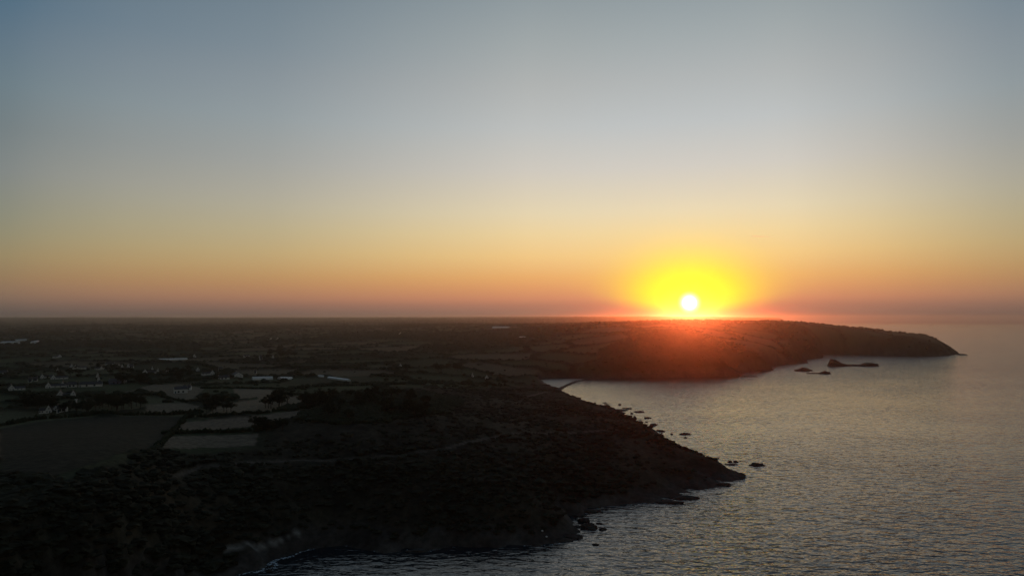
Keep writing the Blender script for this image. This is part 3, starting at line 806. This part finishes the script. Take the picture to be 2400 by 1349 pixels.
# ------------------------------------------------------------------ rocks in the sea
def rock(px, py, wpx, hpx, label, group=None, depth=.5, seed=None, shape=None, z0=0, m='rock', cat='rock'):
    c = at(px, py, z0); dist = c[1]; k = dist/1600
    hw = wpx*k/2; hh = max(hpx*k, .5); rg = random.Random(seed if seed is not None else int(px*7+py))
    off = Vector((rg.uniform(0,99), rg.uniform(0,99), 0)); v, f = ICO3; V_ = []
    for p in v:
        q = Vector(p); n_ = 1+(.22 if shape else .42)*mnoise.fractal(q*1.6+off, 1.0, 2.0, 4)
        x_, y_, z_ = p[0]*hw*n_, p[1]*hw*depth*n_*(1 if hw < 20 else .8), p[2]
        top = 1.0
        if shape: top = shape(p[0]); z_ = z_/max(.25, math.sqrt(max(0, 1-p[0]**2))) if z_ > 0 else z_
        zz = z_*hh*n_*top if z_ > 0 else z_*hh*.6
        V_.append((x_, y_, zz + (.12*hh*mnoise.noise(Vector((x_*.5, y_*.5, 3))+off) if z_ > .1 else 0)))
    o = mesh_obj('rock' if cat == 'rock' else cat, V_, [tuple(q) for q in f], MAT[m]); o.location = (c[0], c[1], z0)
    o.rotation_euler.z = rg.uniform(-.15, .15)
    tag(o, label, cat, group); return o
def prof(pts):
    xs, ys = zip(*pts); return lambda t: float(np.interp(t, xs, ys))
rock(1999, 857, 122, 20, 'large dark sea rock, high knob at its left end and long low tail', None, .28, 3,
     prof([(-1,.6),(-.9,.85),(-.78,.9),(-.64,.8),(-.52,.42),(-.3,.22),(-.1,.12),(.1,.12),(.4,.16),(.55,.42),(.7,.3),(1,.2)]))
rock(1884, 868.5, 46, 9, 'peaked dark rock nearest the far headland shore, left of the large rock', None, .4, 5, prof([(-1,.25),(-.5,.4),(-.1,1.0),(.25,.7),(.6,.35),(1,.2)]))
rock(1918, 875, 52, 6, 'low flat rock with a knob at its right end, below the peaked rock', None, .3, 8, prof([(-1,.25),(.1,.3),(.5,1.0),(.8,.7),(1,.2)]))
rock(1752, 882.5, 40, 1.6, 'thin flat reef reaching right from the far beach corner', None, .4)
rock(1792, 868, 42, 2, 'thin dark reef off the foot of the far headland', None, .4)
rock(2254, 831, 30, 2.0, 'low thin skerry trailing off the tip of the far headland', None, .4)
rock(2222, 813, 12, 2.6, 'tiny dark stack just behind the tip of the far headland', None, .6)
rock(2182, 762.8, 7, 1.2, 'tiny dark islet near the sea horizon, left of a pair', None, .4)
rock(2268, 762.8, 7, 1.0, 'tiny dark islet near the sea horizon, right of a pair', None, .4)
rock(1775, 1089, 38, 5, 'long low dark rock just off the tip of the near headland', None, .5)
rock(1605, 1017, 24, 3.5, 'small dark rock alone in the bay off the near headland', None, .5)
rock(1368, 1220, 30, 8, 'upper of two blocky dark rocks off the cove corner', None, .55, 4)
rock(1379, 1236, 36, 10, 'lower longer of two blocky dark rocks off the cove corner', None, .5, 6)
GR = 'small rocks awash along the bay shore of the near headland'
LB = 'small dark rock awash beside the bay shore of the near headland'
shore_line = [(1385,944),(1430,962),(1470,980),(1500,992),(1545,1012),(1565,1036),(1610,1052),(1650,1070),(1690,1082),(1735,1096)]
sl = []
for i in range(28):
    k = random.randrange(1, len(shore_line)); t = random.random(); (ax, ay), (bx, by) = shore_line[k-1], shore_line[k]
    off = abs(random.gauss(0, 1)); w_ = random.uniform(4, 18)
    sl.append((ax+(bx-ax)*t+off*20*(1 if k < 7 else .5)+w_*.3, ay+(by-ay)*t-off*5*(1 if k < 7 else .5)+1, w_, random.uniform(.8, 3.2)))
sl += [(1498,965,26,2.5),(1470,957,24,2),(1450,961,40,2.6),(1486,981,14,3.5),(1532,995,20,3),(1640,1066,26,2.2),(1668,1074,30,2.2),(1715,1088,30,2)]
for p in sl:
    rock(*p, LB, GR, .5)
rock(1610, 1167, 60, 6, 'long pointed rock finger on the south shore, nearest the headland tip', None, .35, 21)
rock(1568, 1177, 62, 6, 'long pointed rock finger on the south shore, left of the one nearest the tip', None, .35, 22)
rock(1690, 1136, 54, 6, 'ragged dark ledge running out just under the headland tip', None, .35, 23)
rock(1722, 1118, 56, 7, 'broken dark ledge forming the very tip of the near headland', None, .4, 24)
rock(1384, 1199, 44, 6, 'short pointed rock finger above the two blocky rocks', None, .35, 25)
rock(1340, 1258, 60, 7, 'dark ledge jutting into the cove at the corner below the blocky rocks', None, .35, 26)
rock(980, 1291, 60, 5, 'low dark ledge in the middle of the bottom cove shore', None, .35, 27)
GR = 'small rocks scattered off the south shore of the near headland'
LB = 'small dark rock scattered off the south shore of the near headland'
for p in [(1358,1208,26,4),(1405,1226,14,3),(1388,1240,22,4),(1412,1240,18,4),(1403,1184,14,3),(1402,1187,18,3),(1410,1199,10,2),(1350,1234,24,4),(1395,1275,16,2),(1345,1263,14,2.5),(1335,1266,16,3),(1652,1141,20,3),(636,1328,14,4),(630,1338,18,5)]:
    rock(*p, LB, GR, .5)
for px, py, lb in ((1271,1245.5,'larger upper of two small white stones on the dark shore rocks'), (1281,1258,'smaller lower of two small white stones on the dark shore rocks')):
    g = onto(px, py)
    v = [(p[0]*.55*(1+.3*mnoise.noise(Vector(p))), p[1]*.45, p[2]*.4) for p in ICO2[0]]
    o = mesh_obj('white_stone', v, [tuple(q) for q in ICO2[1]], MAT['pale']); o.location = (g[0], g[1], g[2]+.2); tag(o, lb, 'stone')

# ------------------------------------------------------------------ foam
fm = bpy.data.materials.new('foam'); fm.use_nodes = True
nt = fm.node_tree; b = nt.nodes['Principled BSDF']; b.inputs['Base Color'].default_value = (.72,.80,.84,1); b.inputs['Roughness'].default_value = .8
tc = nt.nodes.new('ShaderNodeTexCoord'); n = nt.nodes.new('ShaderNodeTexNoise'); n.inputs['Scale'].default_value = .9; n.inputs['Detail'].default_value = 8; n.inputs['Roughness'].default_value = .75
nt.links.new(tc.outputs['Object'], n.inputs['Vector'])
mr = nt.nodes.new('ShaderNodeMapRange'); mr.inputs[1].default_value = .47; mr.inputs[2].default_value = .60
nt.links.new(n.outputs[0], mr.inputs[0]); nt.links.new(mr.outputs[0], b.inputs['Alpha'])
FV = []; FF = []
def foam_run(pts, wd, prob=1.0):
    for (ax, ay), (bx, by) in zip(pts, pts[1:]):
        a = at(ax, ay); b_ = at(bx, by); L_ = np.linalg.norm(b_-a); m_ = max(1, int(L_/1.6)); d = (b_-a)/max(L_, .01); nn = np.array([-d[1], d[0]])
        for i in range(m_):
            if random.random() > prob: continue
            c = a+(b_-a)*(i+random.random())/m_ + nn*random.gauss(0, wd*.4); rr_ = random.uniform(.5, 1.3)*wd
            k0 = len(FV); kk = 9; z_ = .10+.0001*(k0 % 400)
            for j in range(kk):
                t = 2*math.pi*j/kk; q = c+(d*math.cos(t)*1.8+nn*math.sin(t)*.7)*rr_*random.uniform(.6, 1.2); FV.append((q[0], q[1], z_))
            FF.append(tuple(range(k0, k0+kk)))
foam_run([(540,1352),(560,1347),(585,1341),(620,1334)], 1.6)
foam_run([(622,1330),(632,1336),(645,1326),(640,1316)], 1.8)
foam_run([(628,1324),(650,1312),(680,1303),(715,1290),(748,1279)], 1.5, .9)
foam_run([(748,1280),(800,1276),(850,1283),(900,1295)], .7, .4)
foam_run([(900,1297),(955,1288),(1000,1291),(1060,1281),(1110,1284)], .8, .45)
foam_run([(1200,1279),(1290,1277),(1350,1266)], .8, .5)
foam_run([(1320,1263),(1356,1258)], .8, .7)
foam_run([(1370,1228),(1420,1232),(1400,1244)], .8, .3)
foam_run([(1500,1180),(1560,1180),(1590,1176)], .8, .5)
foam_run([(1370,1203),(1398,1203)], .6, .5)
foam_run([(1740,1105),(1748,1115),(1742,1128),(1700,1138)], 1.2, .35)
foam = mesh_obj('foam', FV, FF, fm); tag(foam, 'pale blue surf foam breaking along the dark shore rocks', 'foam', kind='stuff')

# ------------------------------------------------------------------ contrail high behind the haze
cmn = bpy.data.materials.new('contrail_ice'); cmn.use_nodes = True
nt = cmn.node_tree; nt.nodes.remove(nt.nodes['Principled BSDF'])
cv_ = nt.nodes.new('ShaderNodeVolumePrincipled'); cv_.inputs['Color'].default_value = (.98,.98,.98,1); cv_.inputs['Density'].default_value = .010; cv_.inputs['Anisotropy'].default_value = .85
nt.links.new(cv_.outputs[0], nt.nodes['Material Output'].inputs['Volume'])
def sky_pt(px, py, dist):
    d = ray(px, py); return Vector(d)*dist+Vector((0,0,CAM_H))
def trail(p0, p1, r0, r1, label):
    A_, B_ = sky_pt(*p0, 60000), sky_pt(*p1, 60000)
    V_ = []; F_ = []; ns = 24
    for i in range(ns+1):
        t = i/ns; c = A_.lerp(B_, t); rad = (r0+(r1-r0)*t)*(1+.2*math.sin(i*2.3)) * (0.35 if i in (0, ns) else 1)
        for j in range(8):
            an = 2*math.pi*j/8; V_.append((c.x, c.y+math.cos(an)*rad, c.z+math.sin(an)*rad))
    for i in range(ns):
        for j in range(8): F_.append((i*8+j, i*8+(j+1)%8, (i+1)*8+(j+1)%8, (i+1)*8+j))
    F_.append(tuple(range(7, -1, -1))); F_.append(tuple(range(ns*8, ns*8+8)))
    o = mesh_obj('contrail', V_, F_, cmn, smooth=True); tag(o, label, 'vapour trail')
trail((1762,553.5), (1816,555), 42, 12, 'short faint white vapour trail in the sky right of the sun')

# ------------------------------------------------------------------ haze
hm = bpy.data.materials.new('haze_air'); hm.use_nodes = True
nt = hm.node_tree; nt.nodes.remove(nt.nodes['Principled BSDF'])
pv = nt.nodes.new('ShaderNodeVolumePrincipled'); pv.inputs['Color'].default_value = (.95,.95,.98,1); pv.inputs['Density'].default_value = HAZE_D; pv.inputs['Anisotropy'].default_value = HAZE_G
nt.links.new(pv.outputs[0], nt.nodes['Material Output'].inputs['Volume'])
HTOP = float(max(GZ.max(), 104)) + 14
v, f = box((-15000,-15000,-7), (15000,15000,HTOP))
haze = mesh_obj('haze', v, f, hm); tag(haze, kind='stuff')
